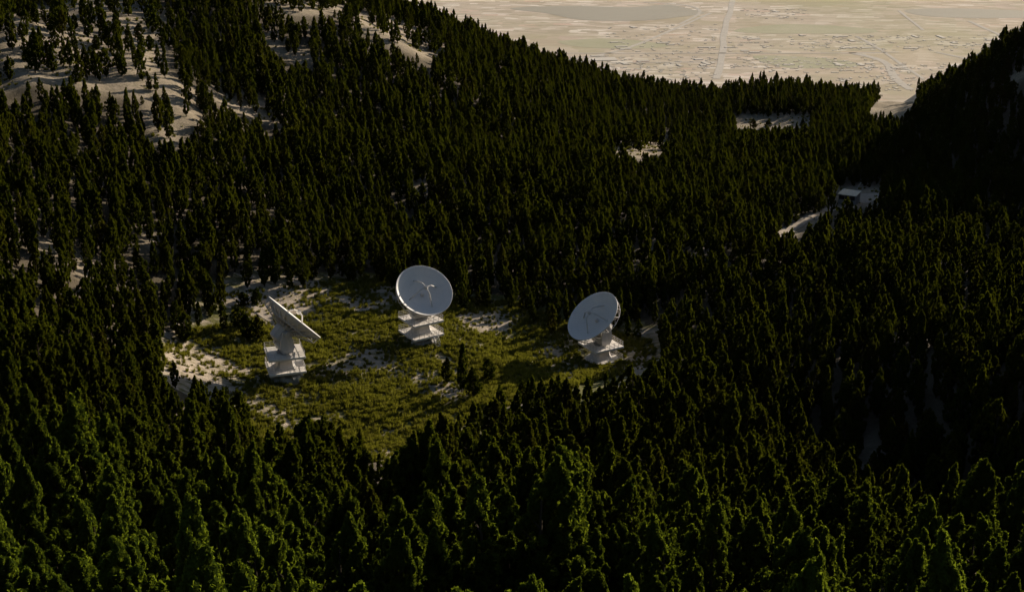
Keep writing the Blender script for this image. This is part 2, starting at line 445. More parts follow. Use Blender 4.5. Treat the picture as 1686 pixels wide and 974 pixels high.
nearcam = np.clip((260 - gy) / 150, 0, 1); hh *= (1 + .42 * nearcam) * (1 + .13 * np.sin(gx * .12 + 2 * np.sin(gy * .05)) * np.sin(gy * .10)); wid *= 1 + .30 * nearcam
sdx, sdy = math.sin(R(44)), math.cos(R(44))
for (px, py) in PADS + [tuple(at(1400, 330, 428)[:2])]:
    al = (gx - px) * sdx + (gy - py) * sdy; la = np.abs((gx - px) * sdy - (gy - py) * sdx)
    cor = (al > 0) & (al < 34) & (la < 5.5); hh = np.where(cor, np.minimum(hh, 4.2 + al * .06), hh)
bad = blocked(gx, gy, gz, hh)
bu, bv_, _ = project(np.stack([gx, gy, gz], 1))
sp_ = np.zeros(N, bool)
den_ = np.zeros(N, bool)
for gi in range(1, 7):
    q_ = inpoly(bu, bv_, GLADES[gi]); sp_ |= q_
    if gi in (3, 5, 6): den_ |= q_
bad &= ~(sp_ & (RNG.uniform(size=N) < .24 + .2 * (bv_ > 120) + .4 * den_))
for (px, py) in PADS: bad |= np.hypot(gx - px, gy - py) < 9
# keep the sight line to the dishes and the hut clear
T = {'x': gx[~bad], 'y': gy[~bad], 'z': gz[~bad], 'h': hh[~bad], 'v': var[~bad], 'w': wid[~bad], 'r': rotz[~bad]}

# single trees that stand by themselves in the photograph: base u, base v, top v, width px, variant, label
SPECIAL = [
 (735,634,590,16,0,'dark slim tree standing leftmost of the small group on the green meadow'),
 (761,646,568,18,1,'tallest and slimmest dark tree of the small group on the green meadow'),
 (779,655,604,25,4,'broad dark tree at the front of the small group on the green meadow'),
 (806,628,592,23,3,'small roundish tree at the right of the small group on the green meadow'),
 (398,545,508,26,3,'bushy tree in the clump just left of the leftmost dish'),
 (410,560,517,24,0,'middle tree with visible trunk in the clump left of the leftmost dish'),
 (427,560,520,19,4,'right-hand narrow tree of the clump left of the leftmost dish'),
 (306,566,518,30,3,'bushy round tree standing on sand at the left edge of the meadow'),
 (402,505,480,20,0,'tree behind the clump left of the leftmost dish beside the pale track'),
 (423,505,475,20,4,'tree beside the pale sandy track behind the leftmost dish'),
]
sand_trees = [(440,190,105),(480,250,180),(275,250,160),(315,185,55),(370,150,75),(510,165,70),(548,165,108),(640,260,130),(745,250,178),(588,335,272),
 (492,322,262),(432,405,240),(345,335,205),(265,365,230),(740,145,50),(785,145,85),(690,205,130),(378,420,330),(315,320,250),(160,345,210),(240,350,215),
 (62,250,110),(250,160,70),(200,240,155),(110,200,120),(590,190,80),(100,90,30),(150,100,10),(420,80,20),(180,120,20),(60,330,290),(130,310,250)]
for k, (u, b_, t_) in enumerate(sand_trees):
    SPECIAL.append((u/3.01, b_/3.01, t_/3.01, 16, [0,1,3,4][k % 4], None))
for (u, b_, t_) in [(632,50,29),(647,72,48),(675,52,28),(614,40,22),(690,68,45),(700,72,50),(655,44,22),(720,84,60),(1240,212,196),(1264,212,198),(1322,212,196),(1052,250,234),(1088,248,226),(28,440,398),(88,460,405),(1640,146,112),(1660,120,90)]:
    SPECIAL.append((u, b_, t_, 12, int(u) % 6, None))
def ground_hit(u, v):
    r_ = ray(u, v); ds = np.arange(90, 900, 1.0)
    P = np.array((0, 0, 113.0)) + ds[:, None] * r_
    below = P[:, 2] < height(P[:, 0], P[:, 1])
    i = int(np.argmax(below)) if below.any() else len(ds) - 1
    return P[i], ds[i]
SP = []
for (u, bv, tv, w, vr, lab) in SPECIAL:
    P, d = ground_hit(u, bv)
    w = min(w, (bv - tv) * .8)
    h = max(2.5, (bv - tv) * d / F / (cp * .99))
    SP.append((P[0], P[1], h, w * d / F, vr, lab))
sx_ = np.array([q[0] for q in SP]); sy_ = np.array([q[1] for q in SP]); sh_ = np.array([q[2] for q in SP])
nS = len(SP)
near = np.zeros(len(T['x']), bool)
for q in SP: near |= np.hypot(T['x'] - q[0], T['y'] - q[1]) < 2.2
for k in T: T[k] = T[k][~near]
BASEW = np.array([2 * v[2] * 1.15 for v in VARS]); BASEH = np.array([v[1] for v in VARS])
sv_ = np.array([q[4] for q in SP])
sw_ = np.array([q[3] for q in SP]) / BASEW[sv_] * 1.18
T['x'] = np.concatenate([sx_, T['x']]); T['y'] = np.concatenate([sy_, T['y']])
T['z'] = np.concatenate([height(sx_, sy_), T['z']]); T['h'] = np.concatenate([sh_, T['h']])
T['v'] = np.concatenate([sv_, T['v']]); T['w'] = np.concatenate([sw_, T['w'] * (T['h'][nS:] / 8.5) ** .7]); T['r'] = np.concatenate([RNG.uniform(0, 6.28, nS), T['r']])
N = len(T['x'])
# crude visibility in the frame, to find the trees that show largest
su, svb, sd = project(np.stack([T['x'], T['y'], T['z'] + .6], 1))
_, svt, _ = project(np.stack([T['x'], T['y'], T['z'] + T['h']], 1))
wpx = T['w'] * BASEW[T['v']] * F / sd
Q = 2.0; W_, H_ = int(1686 / Q), int(974 / Q)
own = np.full((H_, W_), -1, np.int32)
for i in np.argsort(sd):
    x0 = (su[i] - wpx[i] / 2) / Q; x1 = (su[i] + wpx[i] / 2) / Q; y0 = svt[i] / Q; y1 = svb[i] / Q
    if x1 < 0 or x0 >= W_ or y1 < 0 or y0 >= H_: continue
    a0, a1 = max(0, int(x0)), min(W_, int(x1) + 1); b0, b1 = max(0, int(y0)), min(H_, int(y1) + 1)
    yy, xx = np.mgrid[b0:b1, a0:a1]
    m_ = ((xx - (x0 + x1) / 2) / max(.5, (x1 - x0) / 2)) ** 2 + ((yy - (y0 + y1) / 2) / max(.5, (y1 - y0) / 2)) ** 2 < 1
    sub = own[b0:b1, a0:a1]; sub[m_ & (sub < 0)] = i
cnt = np.bincount(own[own >= 0], minlength=N)
order = [i for i in np.argsort(-cnt) if i >= nS]
indiv = list(range(nS)) + order[:300 - nS]
print('TREES', N, 'min visible px of individuals', cnt[indiv[-1]], 'specials', [int(c) for c in cnt[:nS]])

marks = [('the leftmost dish', 482, 522), ('the middle dish', 701, 477), ('the rightmost dish', 974, 516), ('the small hut', 1397, 318),
         ('the bottom left corner', 0, 974), ('the bottom right corner', 1686, 974)]
def where(u, v):
    best = min(marks, key=lambda m: (math.hypot(u - m[1], v - m[2]) + (150 if 'corner' in m[0] else 0)))
    dx = (u - best[1]) / 97; dy = (v - best[2]) / 97
    a = []
    if abs(dx) >= .05: a.append('%.1f dish widths %s' % (abs(dx), 'right' if dx > 0 else 'left'))
    if abs(dy) >= .05: a.append('%.1f %s' % (abs(dy), 'below' if dy > 0 else 'above'))
    return ' and '.join(a) + (' ' if dy and abs(dy) >= .05 else ' of ') + best[0]
SHAPE = ['columnar', 'slim columnar', 'conical', 'bushy rounded', 'broad columnar', 'slender conical']
used = set()
ONES = 'zero one two three four five six seven eight nine ten eleven twelve thirteen fourteen fifteen sixteen seventeen eighteen nineteen'.split()
TENS = 'x x twenty thirty forty fifty sixty seventy eighty ninety'.split()
def word(n):
    n = int(n); return ONES[n] if n < 20 else (TENS[n // 10] + ('-' + ONES[n % 10] if n % 10 else ''))
def tenth(q):
    k = int(round(abs(q) * 10)); return word(k // 10) + ('-point-' + ONES[k % 10] if k % 10 else '')
def where(u, v):
    nm, mu, mv = min(marks[:3], key=lambda m: math.hypot(u - m[1], v - m[2]))
    return '%s dish-widths %s and %s %s %s' % (tenth((u - mu) / 97), 'right' if u > mu else 'left', tenth((v - mv) / 97), 'below' if v > mv else 'above', nm)
for n_, i in enumerate(indiv):
    cm, tm, H, rd = FINE[T['v'][i]]
    u, v = su[i], svt[i]
    lab = SP[i][5] if i < nS else None
    if not lab:
        size = 'Tall' if T['h'][i] > 9.2 else ('Short' if T['h'][i] < 6.5 else 'Medium')
        lab = ('%s %s tree, tip %s' % (size, SHAPE[T['v'][i]].replace('slim columnar', 'slim').replace('slender ', '').replace('broad ', '').replace('bushy ', ''), where(u, v))) if i >= nS else ('Tree on bare sand, tip %s' % where(u, v))
        if lab in used: lab = lab.replace('tree', 'evergreen', 1)
        used.add(lab)
    grp = 'trees on the green meadow' if i < 10 else ('trees scattered on the bare sand' if i < nS else 'trees of the dense forest')
    e = empty('conifer_tree', (T['x'][i], T['y'][i], T['z'][i] - .1), lab, 'tree', grp)
    e.rotation_euler = (0, 0, T['r'][i]); e.scale = (T['w'][i], T['w'][i], T['h'][i] / H)
    for nm, mesh in (('crown', cm), ('trunk', tm)):
        o = bpy.data.objects.new(nm, mesh); COL.objects.link(o); o.parent = e

def instancer(name, pts, rots, scls, idx, coll):
    me = bpy.data.meshes.new(name); me.vertices.add(len(pts)); me.vertices.foreach_set('co', np.asarray(pts, np.float32).ravel())
    for nm, tp, dat, key in (('rot', 'FLOAT_VECTOR', rots, 'vector'), ('scl', 'FLOAT_VECTOR', scls, 'vector')):
        at_ = me.attributes.new(nm, tp, 'POINT'); at_.data.foreach_set(key, np.asarray(dat, np.float32).ravel())
    at_ = me.attributes.new('idx', 'INT', 'POINT'); at_.data.foreach_set('value', np.asarray(idx, np.int32))
    o = bpy.data.objects.new(name, me); COL.objects.link(o)
    ng = bpy.data.node_groups.new(name, 'GeometryNodeTree')
    ng.interface.new_socket('Geometry', in_out='INPUT', socket_type='NodeSocketGeometry')
    ng.interface.new_socket('Geometry', in_out='OUTPUT', socket_type='NodeSocketGeometry')
    N_ = ng.nodes; L = ng.links
    gi = N_.new('NodeGroupInput'); gout = N_.new('NodeGroupOutput')
    iop = N_.new('GeometryNodeInstanceOnPoints'); ci = N_.new('GeometryNodeCollectionInfo')
    ci.inputs['Collection'].default_value = coll; ci.inputs['Separate Children'].default_value = True; ci.inputs['Reset Children'].default_value = True
    def named(nm, t):
        a = N_.new('GeometryNodeInputNamedAttribute'); a.data_type = t; a.inputs[0].default_value = nm; return a.outputs[0]
    iop.inputs['Pick Instance'].default_value = True
    L.new(gi.outputs[0], iop.inputs['Points']); L.new(ci.outputs[0], iop.inputs['Instance'])
    L.new(named('idx', 'INT'), iop.inputs['Instance Index'])
    er = N_.new('FunctionNodeEulerToRotation'); L.new(named('rot', 'FLOAT_VECTOR'), er.inputs[0]); L.new(er.outputs[0], iop.inputs['Rotation'])
    L.new(named('scl', 'FLOAT_VECTOR'), iop.inputs['Scale'])
    L.new(iop.outputs[0], gout.inputs[0])
    md = o.modifiers.new('scatter', 'NODES'); md.node_group = ng
    return o
rest = np.ones(N, bool); rest[indiv] = False
k = np.where(rest)[0]
fo = instancer('forest', np.stack([T['x'][k], T['y'][k], T['z'][k] - .1], 1), np.stack([RNG.normal(0, .03, len(k)), RNG.normal(0, .03, len(k)), T['r'][k]], 1),
               np.stack([T['w'][k], T['w'][k], T['h'][k] / BASEH[T['v'][k]]], 1), T['v'][k], src_col)
tag(fo, 'dense dark green evergreen forest covering the slopes around the dishes', 'forest', kind='stuff')

# ------------------------------------------------------------------ meadow tufts
tc = bpy.data.collections.new('tuft_sources')
for i in range(4):
    rg = np.random.default_rng(50 + i); n = 46
    a = rg.uniform(0, 6.28, n); r0 = rg.uniform(0, .32, n) ; lean = rg.uniform(.05, .38, n); hgt = rg.uniform(.25, .62, n) * (1 + .2 * i)
    bx, by = r0 * np.cos(a), r0 * np.sin(a); w = rg.uniform(.03, .07, n); aa = a + rg.normal(0, .8, n)
    tx, ty = bx + lean * np.cos(aa), by + lean * np.sin(aa); pxp, pyp = -np.sin(aa) * w, np.cos(aa) * w
    z0 = np.full(n, -.05)
    Vt = np.stack([np.stack([bx - pxp, by - pyp, z0], 1), np.stack([bx + pxp, by + pyp, z0], 1), np.stack([(bx+tx)/2 + pxp, (by+ty)/2 + pyp, hgt * .7], 1), np.stack([tx, ty, hgt], 1)], 1).reshape(-1, 3)
    o = bpy.data.objects.new('tuft_%s' % 'abcd'[i], npmesh('tuft', Vt, np.arange(len(Vt)).reshape(-1, 4), [M_TUFT])); tc.objects.link(o)
nT = 80000
tx = RNG.uniform(-115, 60, nT); ty = RNG.uniform(215, 330, nT); tz = height(tx, ty)
u_, v_, d_ = project(np.stack([tx, ty, tz], 1))
inm = inpoly(u_, v_, [(235,595),(300,545),(385,530),(378,480),(440,474),(610,455),(750,490),(850,500),(930,530),(1075,560),(1085,600),(905,650),(800,680),(640,770),(560,740),(400,740),(390,660),(345,640)])
g = grassy(u_, v_, tx, ty)
streak = .5 + .5 * np.sin((tx * .72 - ty * .69) * 1.1 + 1.5 * np.sin(tx * .3) + 1.2 * np.sin(ty * .23))
sel = inm & (RNG.uniform(size=nT) < np.clip(g * 1.35 - .12, .14, 1) * (.50 + .62 * streak))
for (px, py) in PADS: sel &= np.hypot(tx - px, ty - py) > 4.0
k = np.where(sel)[0]; s_ = RNG.uniform(.6, 1.35, len(k)) * (.75 + .4 * g[k])
gr = instancer('grass', np.stack([tx[k], ty[k], tz[k]], 1), np.stack([0 * k, 0 * k, RNG.uniform(0, 6.28, len(k))], 1), np.stack([s_, s_, s_ * RNG.uniform(.7, 1.3, len(k))], 1), RNG.integers(0, 4, len(k)), tc)
tag(gr, 'olive green grass tufts covering the sandy meadow between the dishes', 'grass', kind='stuff')
print('TUFTS', len(k))
qx = RNG.uniform(-200, 190, 60000); qy = RNG.uniform(300, 720, 60000); qz = height(qx, qy)
qu, qv, qd = project(np.stack([qx, qy, qz], 1)); qs = np.zeros(60000, bool)
for gi in list(range(1, 11)): qs |= inpoly(qu, qv, GLADES[gi])
qs &= RNG.uniform(size=60000) < .12 + .5 * np.clip(np.sin(qx * .13 + 2 * np.sin(qy * .07)) * np.sin(qy * .11), 0, 1)
k = np.where(qs)[0]; s_ = RNG.uniform(.5, 1.5, len(k))
sc_ = instancer('scrub', np.stack([qx[k], qy[k], qz[k]], 1), np.stack([0 * k, 0 * k, RNG.uniform(0, 6.28, len(k))], 1), np.stack([s_, s_, s_ * .8], 1), RNG.integers(0, 4, len(k)), tc)
tag(sc_, 'sparse dry scrub growing on the bare sandy slopes', 'scrub', kind='stuff')

# ------------------------------------------------------------------ pale track behind the leftmost dish
def strip(name, pts, w, mat, lift, seg=3.0, hfun=None):
    P = [np.array(p) for p in pts]; line = []
    for a, c in zip(P[:-1], P[1:]):
        n = max(1, int(np.linalg.norm(c - a) / seg))
        for k in range(n): line.append(a + (c - a) * k / n)
    line.append(P[-1]); line = np.array(line)[:, :2]
    for _ in range(6): line[1:-1] = (line[:-2] + line[2:] + 2 * line[1:-1]) / 4
    t = np.gradient(line, axis=0); t /= np.linalg.norm(t, axis=1)[:, None]; nn = np.stack([-t[:, 1], t[:, 0]], 1)
    rows = []
    for o_ in np.linspace(-1, 1, 5):
        q = line + nn * (w / 2 * o_) * (1 + .12 * np.sin(np.arange(len(line)) * .9 + o_))[:, None]
        z = (hfun(q[:, 0], q[:, 1]) if hfun else height(q[:, 0], q[:, 1])) + lift
        rows.append(np.column_stack([q, z]))
    A = np.array(rows); m, n = A.shape[:2]; I = np.arange(m * n).reshape(m, n)
    Fq = np.stack([I[:-1, :-1].ravel(), I[1:, :-1].ravel(), I[1:, 1:].ravel(), I[:-1, 1:].ravel()], 1)[:, ::-1]
    o = bpy.data.objects.new(name, npmesh(name, A.reshape(-1, 3), Fq, [mat], None, True)); COL.objects.link(o)
    return o
M_TRACK, nt, b = newmat('pale_trodden_sand', .95, .1)
nt.links.new(ramp(nt, noise(nt, coord(nt), .9, 6, .65), [(.3, (.34, .29, .23)), (.7, (.46, .39, .32))]), b.inputs['Base Color'])
bump(nt, noise(nt, coord(nt), 3, 6), b, .5, .1)
def gh(u, v): return ground_hit(u, v)[0]
tag(strip('track', [gh(1262,400), gh(1284,388), gh(1306,374), gh(1330,362), gh(1356,351), gh(1382,342)], 3.5, M_TRACK, .12, 1.0), kind='structure')
tag(strip('track', [gh(372,478), gh(392,492), gh(415,508), gh(440,522), gh(456,534)], 2.2, M_TRACK, .12, 1.0), kind='structure')

# ------------------------------------------------------------------ antennas
def sqring(cx, hw, z, M, cut=.25):
    c = hw * (1 - cut)
    pts = [(c, -hw), (hw, -c), (hw, c), (c, hw), (-c, hw), (-hw, c), (-hw, -c), (-c, -hw)]
    return [M @ Vector((x, y, z)) for x, y in pts]
def railing(M, h, z, gate=None):
    m = MB(); c = [(-h, -h), (h, -h), (h, h), (-h, h)]
    for i in range(4):
        a = Vector((*c[i], z)); b_ = Vector((*c[(i + 1) % 4], z)); n = 6
        for k in range(n): p = a.lerp(b_, k / n); m.tube(M @ p, M @ (p + Vector((0, 0, 1.1))), .04, 5)
        for hz in (.4, .75, 1.1):
            m.tube(M @ (a + Vector((0, 0, hz))), M @ (b_ + Vector((0, 0, hz))), .036, 5)
    return m
def parab(r): return r * r / (4 * 4.8)
RD = 6.3
def antenna(c, n, yaw, label, sy=-1, big=1.0):
    D = at(*c); n = Vector(n).normalized()
    gz_ = D[2] - DECK_Z
    root = empty('radio_telescope', (D[0], D[1], gz_), label, 'radio telescope', 'radio telescope dishes on the meadow')
    Y_ = Matrix.Rotation(R(yaw), 4, 'Z')
    # foundation: plinth with raking buttresses
    m = MB(); m.rings([sqring(0, 2.7, -.9, Y_), sqring(0, 2.5, .28, Y_)])
    m.rings([sqring(0, 1.75, .28, Y_), sqring(0, 1.5, 1.36, Y_)])
    for k in range(8):
        Mk = Y_ @ Matrix.Rotation(math.pi / 4 * k + math.pi / 8, 4, 'Z')
        poly = [Mk @ Vector((1.3, -.28, .0)), Mk @ Vector((3.3, -.28, .0)), Mk @ Vector((3.3, -.28, .25)), Mk @ Vector((1.5, -.28, 1.3))]
        m.prism(poly, (Mk.to_3x3() @ Vector((0, .56, 0))))
    m.build('foundation', M_CONC, root)
    for z in (1.8, DECK_Z):
        m = MB(); h = 3.55
        m.rings([[Y_ @ Vector((x * (h - .12), y * (h - .12), z - .5)) for x, y in ((-1,-1),(1,-1),(1,1),(-1,1))],
                 [Y_ @ Vector((x * h, y * h, z - .38)) for x, y in ((-1,-1),(1,-1),(1,1),(-1,1))],
                 [Y_ @ Vector((x * h, y * h, z)) for x, y in ((-1,-1),(1,-1),(1,1),(-1,1))]])
        dk = m.build('deck', M_DECK, root, bevel=.04)
        railing(Y_, h - .12, z).build('railing', M_WHITE, dk)
    m = MB(); m.rings([sqring(0, hw, z, Y_) for hw, z in ((2.2, 1.8), (1.85, 2.1), (1.6, 2.7), (1.5, 3.4), (1.6, 4.3))])
    m.build('pedestal', M_WHITE, root, bevel=.03)
    # ladder between decks and stair to the ground
    m = MB()
    for sx in (-.25, .25): m.tube(Y_ @ Vector((-2.75, -1.6 + sx, 1.8)), Y_ @ Vector((-2.75, -1.6 + sx, 4.75)), .04, 5)
    for k in range(9): m.tube(Y_ @ Vector((-2.75, -1.85, 2 + k * .3)), Y_ @ Vector((-2.75, -1.35, 2 + k * .3)), .03, 5)
    m.build('ladder', M_WHITE, root)
    m = MB()
    for sx in (-.5, .5):
        a = Y_ @ Vector((1.2 + sx, sy * 3.35, 1.7)); b_ = Y_ @ Vector((1.2 + sx, sy * 5.0, -.2))
        m.prism([a, b_, b_ + Vector((0, 0, .22)), a + Vector((0, 0, .22))], Y_.to_3x3() @ Vector((.06, 0, 0)))
        m.tube(a + Vector((0, 0, 1)), b_ + Vector((0, 0, 1)), .035, 5)
        for q in (0, .5, 1): p = a.lerp(b_, q); m.tube(p, p + Vector((0, 0, 1)), .035, 5)
    for k in range(8):
        p = Y_ @ Vector((1.2, sy * (3.5 + k * .21), 1.62 - k * .235)); m.box(p, (1.0, .25, .05), Y_.to_3x3())
    m.build('stair', M_WHITE, root)
    # turntable + yoke
    nh = Vector((n.x, n.y, 0)).normalized(); e = Vector((-nh.y, nh.x, 0)); Az = DECK_Z + 4.3
    m = MB(); m.rings([[Vector((r_ * math.cos(t), r_ * math.sin(t), z)) for t in [i * math.pi / 12 for i in range(24)]] for r_, z in ((1.5, DECK_Z), (1.5, DECK_Z + .3), (1.35, DECK_Z + .34))])
    m.build('turntable', M_GREY, root)
    def P(f_, s_, z): return nh * f_ + e * s_ + Vector((0, 0, DECK_Z + z))
    m = MB()
    m.prism([P(-1.35, -1.47, 1.5), P(-.9, -1.47, .34), P(.9, -1.47, .34), P(1.35, -1.47, 1.5), P(1.0, -1.47, 1.9), P(-1.0, -1.47, 1.9)], e * 2.94)
    yb = m.build('yoke_base', M_WHITE, root, bevel=.05)
    for sgn in (-1, 1):
        m = MB(); s0 = 1.5 * sgn
        poly = [P(-.8, s0, 4.75), P(-1.25, s0, 3.2), P(-1.4, s0, 1.55), P(-.95, s0, .34), P(.95, s0, .34), P(1.35, s0, 1.5), P(1.0, s0, 3.3), P(.65, s0, 4.75)]
        out = [q + e * (sgn * k) for q, k in zip(poly, (.5, .65, .75, .5, .5, .75, .65, .5))]
        if sgn > 0: m.rings([poly, out])
        else: m.rings([out, poly])
        ar = m.build('yoke_arm', M_WHITE, root, bevel=.06)
        m = MB(); c0 = P(0, s0 + sgn * .55, 4.3); m.tube(c0, c0 + e * sgn * .25, .45, 16); m.build('bearing_cap', M_WHITE, ar)
    # dish frame: local +Z along the axis, vertex at origin
    vtx = Vector((0, 0, Az)) + n * 1.45
    xl = e.copy(); yl = n.cross(xl).normalized()
    Mx = Matrix((xl, yl, n)).transposed().to_4x4(); Mx.translation = vtx; Mx = Mx @ Matrix.Diagonal((big, big, big, 1))
    seg = 72
    def circ(r_, z): return [Vector((r_ * math.cos(2*math.pi*i/seg), r_ * math.sin(2*math.pi*i/seg), z)) for i in range(seg)]
    m = MB()
    prof = [(RD * k / 18, parab(RD * k / 18)) for k in range(18, 0, -1)]
    rr = [circ(r_, z - .16) for r_, z in prof[::-1] if r_ > .3] + [circ(RD + .03, parab(RD) - .12), circ(RD + .03, parab(RD) + .02), circ(RD - .03, parab(RD) + .03)] + [circ(r_, z) for r_, z in prof if r_ < RD - .05]
    m.rings(rr, True, True)
    m.build('reflector', M_DISH, root, Mx, smooth=True)
    # backing: ribs, hoops, lattice at the rim
    m = MB(); nb = 24
    for k in range(nb):
        a = 2 * math.pi * k / nb; ca, sa = math.cos(a), math.sin(a); ta = Vector((-sa, ca, 0)) * .03
        pts = []
        for r_ in (1.2, 2.6, 4.0, 5.2, 6.25): pts.append(Vector((r_ * ca, r_ * sa, parab(r_) - .165)))
        for r_, dp in ((6.2, .22), (5.2, .42), (4.0, .62), (2.6, .85), (1.2, 1.1)): pts.append(Vector((r_ * ca, r_ * sa, parab(r_) - dp)))
        for A in range(4):
            q = [pts[A], pts[A+1], pts[8-A], pts[9-A]]; m.prism([w - ta for w in q], ta * 2)
    for r_, dp in ((2.9, .8), (4.5, .5)):
        rg = [Vector((r_ * math.cos(2*math.pi*i/48), r_ * math.sin(2*math.pi*i/48), parab(r_) - dp)) for i in range(48)]
        for i in range(48): m.tube(rg[i], rg[(i + 1) % 48], .06, 5)
    bk = m.build('backing_ribs', M_WHITE, root, Mx)
    m = MB(); nz = 18; zb = parab(5.4) - 1.15
    for i in range(nz):
        a0, a1, a2 = (2 * math.pi * (i + q) / nz for q in (0, .5, 1))
        t0 = Vector((6.25 * math.cos(a0), 6.25 * math.sin(a0), parab(6.2) - .12)); t1 = Vector((6.25 * math.cos(a2), 6.25 * math.sin(a2), parab(6.2) - .12))
        b1 = Vector((6.0 * math.cos(a1), 6.0 * math.sin(a1), zb)); b2_ = Vector((6.0 * math.cos(a1 + 2*math.pi/nz), 6.0 * math.sin(a1 + 2*math.pi/nz), zb))
        m.tube(t0, b1, .055, 5); m.tube(b1, t1, .055, 5); m.tube(b1, b2_, .06, 5)
        m.tube(b1, Vector((2.0 * math.cos(a1), 2.0 * math.sin(a1), -1.0)), .05, 5)
    m.build('backing_lattice', M_WHITE, root, Mx)
    m = MB()
    m.rings([[Vector((x * hw, y * hh_, z)) for x, y in ((-1,-.5),(-.6,-1),(.6,-1),(1,-.5),(1,.5),(.6,1),(-.6,1),(-1,.5))] for hw, hh_, z in ((1.0, 1.0, -3.7), (1.4, 1.6, -3.3), (1.42, 1.75, -1.0), (1.6, 1.6, -.5), (1.9, 1.9, -.12))])
    m.build('receiver_cabin', M_WHITE, root, Mx, bevel=.05)
    # subreflector on four bent legs
    apex = parab(RD) + 1.25
    for k in range(4):
        a = math.pi / 12 + k * math.pi / 2; ca, sa = math.cos(a), math.sin(a)
        m = MB(); f0 = Vector((3.7 * ca, 3.7 * sa, parab(3.7))); f1 = Vector((1.45 * ca, 1.45 * sa, apex - .25)); f2 = Vector((.45 * ca, .45 * sa, apex + .02))
        m.tube(f0, f1, .17, 6, .13); m.tube(f1, f2, .13, 6, .12)
        m.build('support_leg', M_WHITE, root, Mx)
    m = MB(); m.rings([circ(r_, apex + z) for r_, z in ((.12, -.5), (.42, -.32), (.5, -.22), (.5, .0), (.36, .16), (.3, .45))])
    m.build('subreflector', M_WHITE, root, Mx, smooth=False)
    m = MB(); m.rings([circ(r_, z) for r_, z in ((.42, .0), (.40, .55), (.28, .75))]); m.build('feed_horn', M_WHITE, root, Mx)
    return root
antenna(*DISH[0], 'leftmost white radio dish, seen from behind with its bowl tilted away to the upper right', 1)
antenna(*DISH[1], 'middle white radio dish on two railed decks, shaded bowl facing right towards the camera', -1, .95)
antenna(*DISH[2], 'rightmost white radio dish, bowl facing left, with small trees in front of its decks', 1, .98)

# ------------------------------------------------------------------ hut in the forest
hb = gh(1400, 337)
hx, hy = hb[0], hb[1] + 2; hz = float(height(hx, hy)[0])
hut = empty('hut', (hx, hy, hz), 'small flat-roofed grey hut with a dark window band in the forest on the right', 'hut')
Mh = Matrix.Rotation(R(-27), 4, 'Z')
W2, D2, HH = 2.6, 3.0, 3.1
m = MB(); m.box((0, 0, 0), (.1, .1, .1)); m = MB()
def hbx(mb, x0, x1, y0, y1, z0, z1): mb.box(Mh @ Vector(((x0+x1)/2, (y0+y1)/2, (z0+z1)/2)), (x1-x0, y1-y0, z1-z0), Mh.to_3x3())
hbx(m, -W2, W2, -D2+.15, D2, -1.5, 1.6); hbx(m, -W2, W2, D2-.2, D2, 1.6, HH); hbx(m, W2-.2, W2, -D2+1.0, D2-.2, 1.6, HH); hbx(m, -W2, -W2+.2, -D2+1.0, D2-.2, 1.6, HH)
for x in (-W2, W2-.2): hbx(m, x, x+.2, -D2+.15, -D2+.4, 1.6, HH)
m.build('wall', M_WALL, hut)
m = MB(); hbx(m, -W2-.25, W2+.25, -D2-.35, D2+.15, HH, HH+.2); m.build('roof', M_ROOF, hut, bevel=.03)
m = MB(); hbx(m, -W2+.2, W2-.2, -D2+.22, -D2+.3, 1.6, HH); wn = m.build('window', M_GLASS, hut)
for x in (-.7, .7): m = MB(); hbx(m, x-.04, x+.04, -D2+.15, -D2+.34, 1.6, HH); m.build('mullion', M_GREY, wn)
m = MB(); hbx(m, W2-.15, W2-.08, -D2+.4, -D2+1.0, 1.6, HH); m.build('window', M_GLASS, hut)
m = MB(); a = Mh @ Vector((.8, D2+.5, 2.2)); m.tube(a + Vector((-1.2, 0, -2.4)), a + Vector((1.6, .4, 3.4)), .09, 6); m.tube(a + Vector((1.1, .3, 2.6)), a + Vector((1.9, .3, 3.3)), .06, 5)
ms = m.build('leaning_pole', M_CONC); ms.location = (hx, hy, hz); tag(ms, 'pale wooden pole leaning behind the flat-roofed hut', 'pole')
m = MB(); cn = 40; rg0 = []
pc = gh(1425, 328)
padV = [(pc[0], pc[1])]
for rr_ in np.linspace(1, 6.0, 6):
    for i in range(cn): padV.append((pc[0] + rr_ * math.cos(i*2*math.pi/cn), pc[1] + rr_ * math.sin(i*2*math.pi/cn)))
padV = np.array(padV); pz = height(padV[:, 0], padV[:, 1]) + .15
m.v = [(*p, z) for p, z in zip(padV, pz)]
for i in range(cn): m.f.append((0, 1 + i, 1 + (i + 1) % cn))
for q in range(5):
    for i in range(cn): m.f.append((1+q*cn+i, 1+(q+1)*cn+i, 1+(q+1)*cn+(i+1) % cn, 1+q*cn+(i+1) % cn))
pado = m.build('yard', M_TRACK, smooth=True); tag(pado, kind='structure')

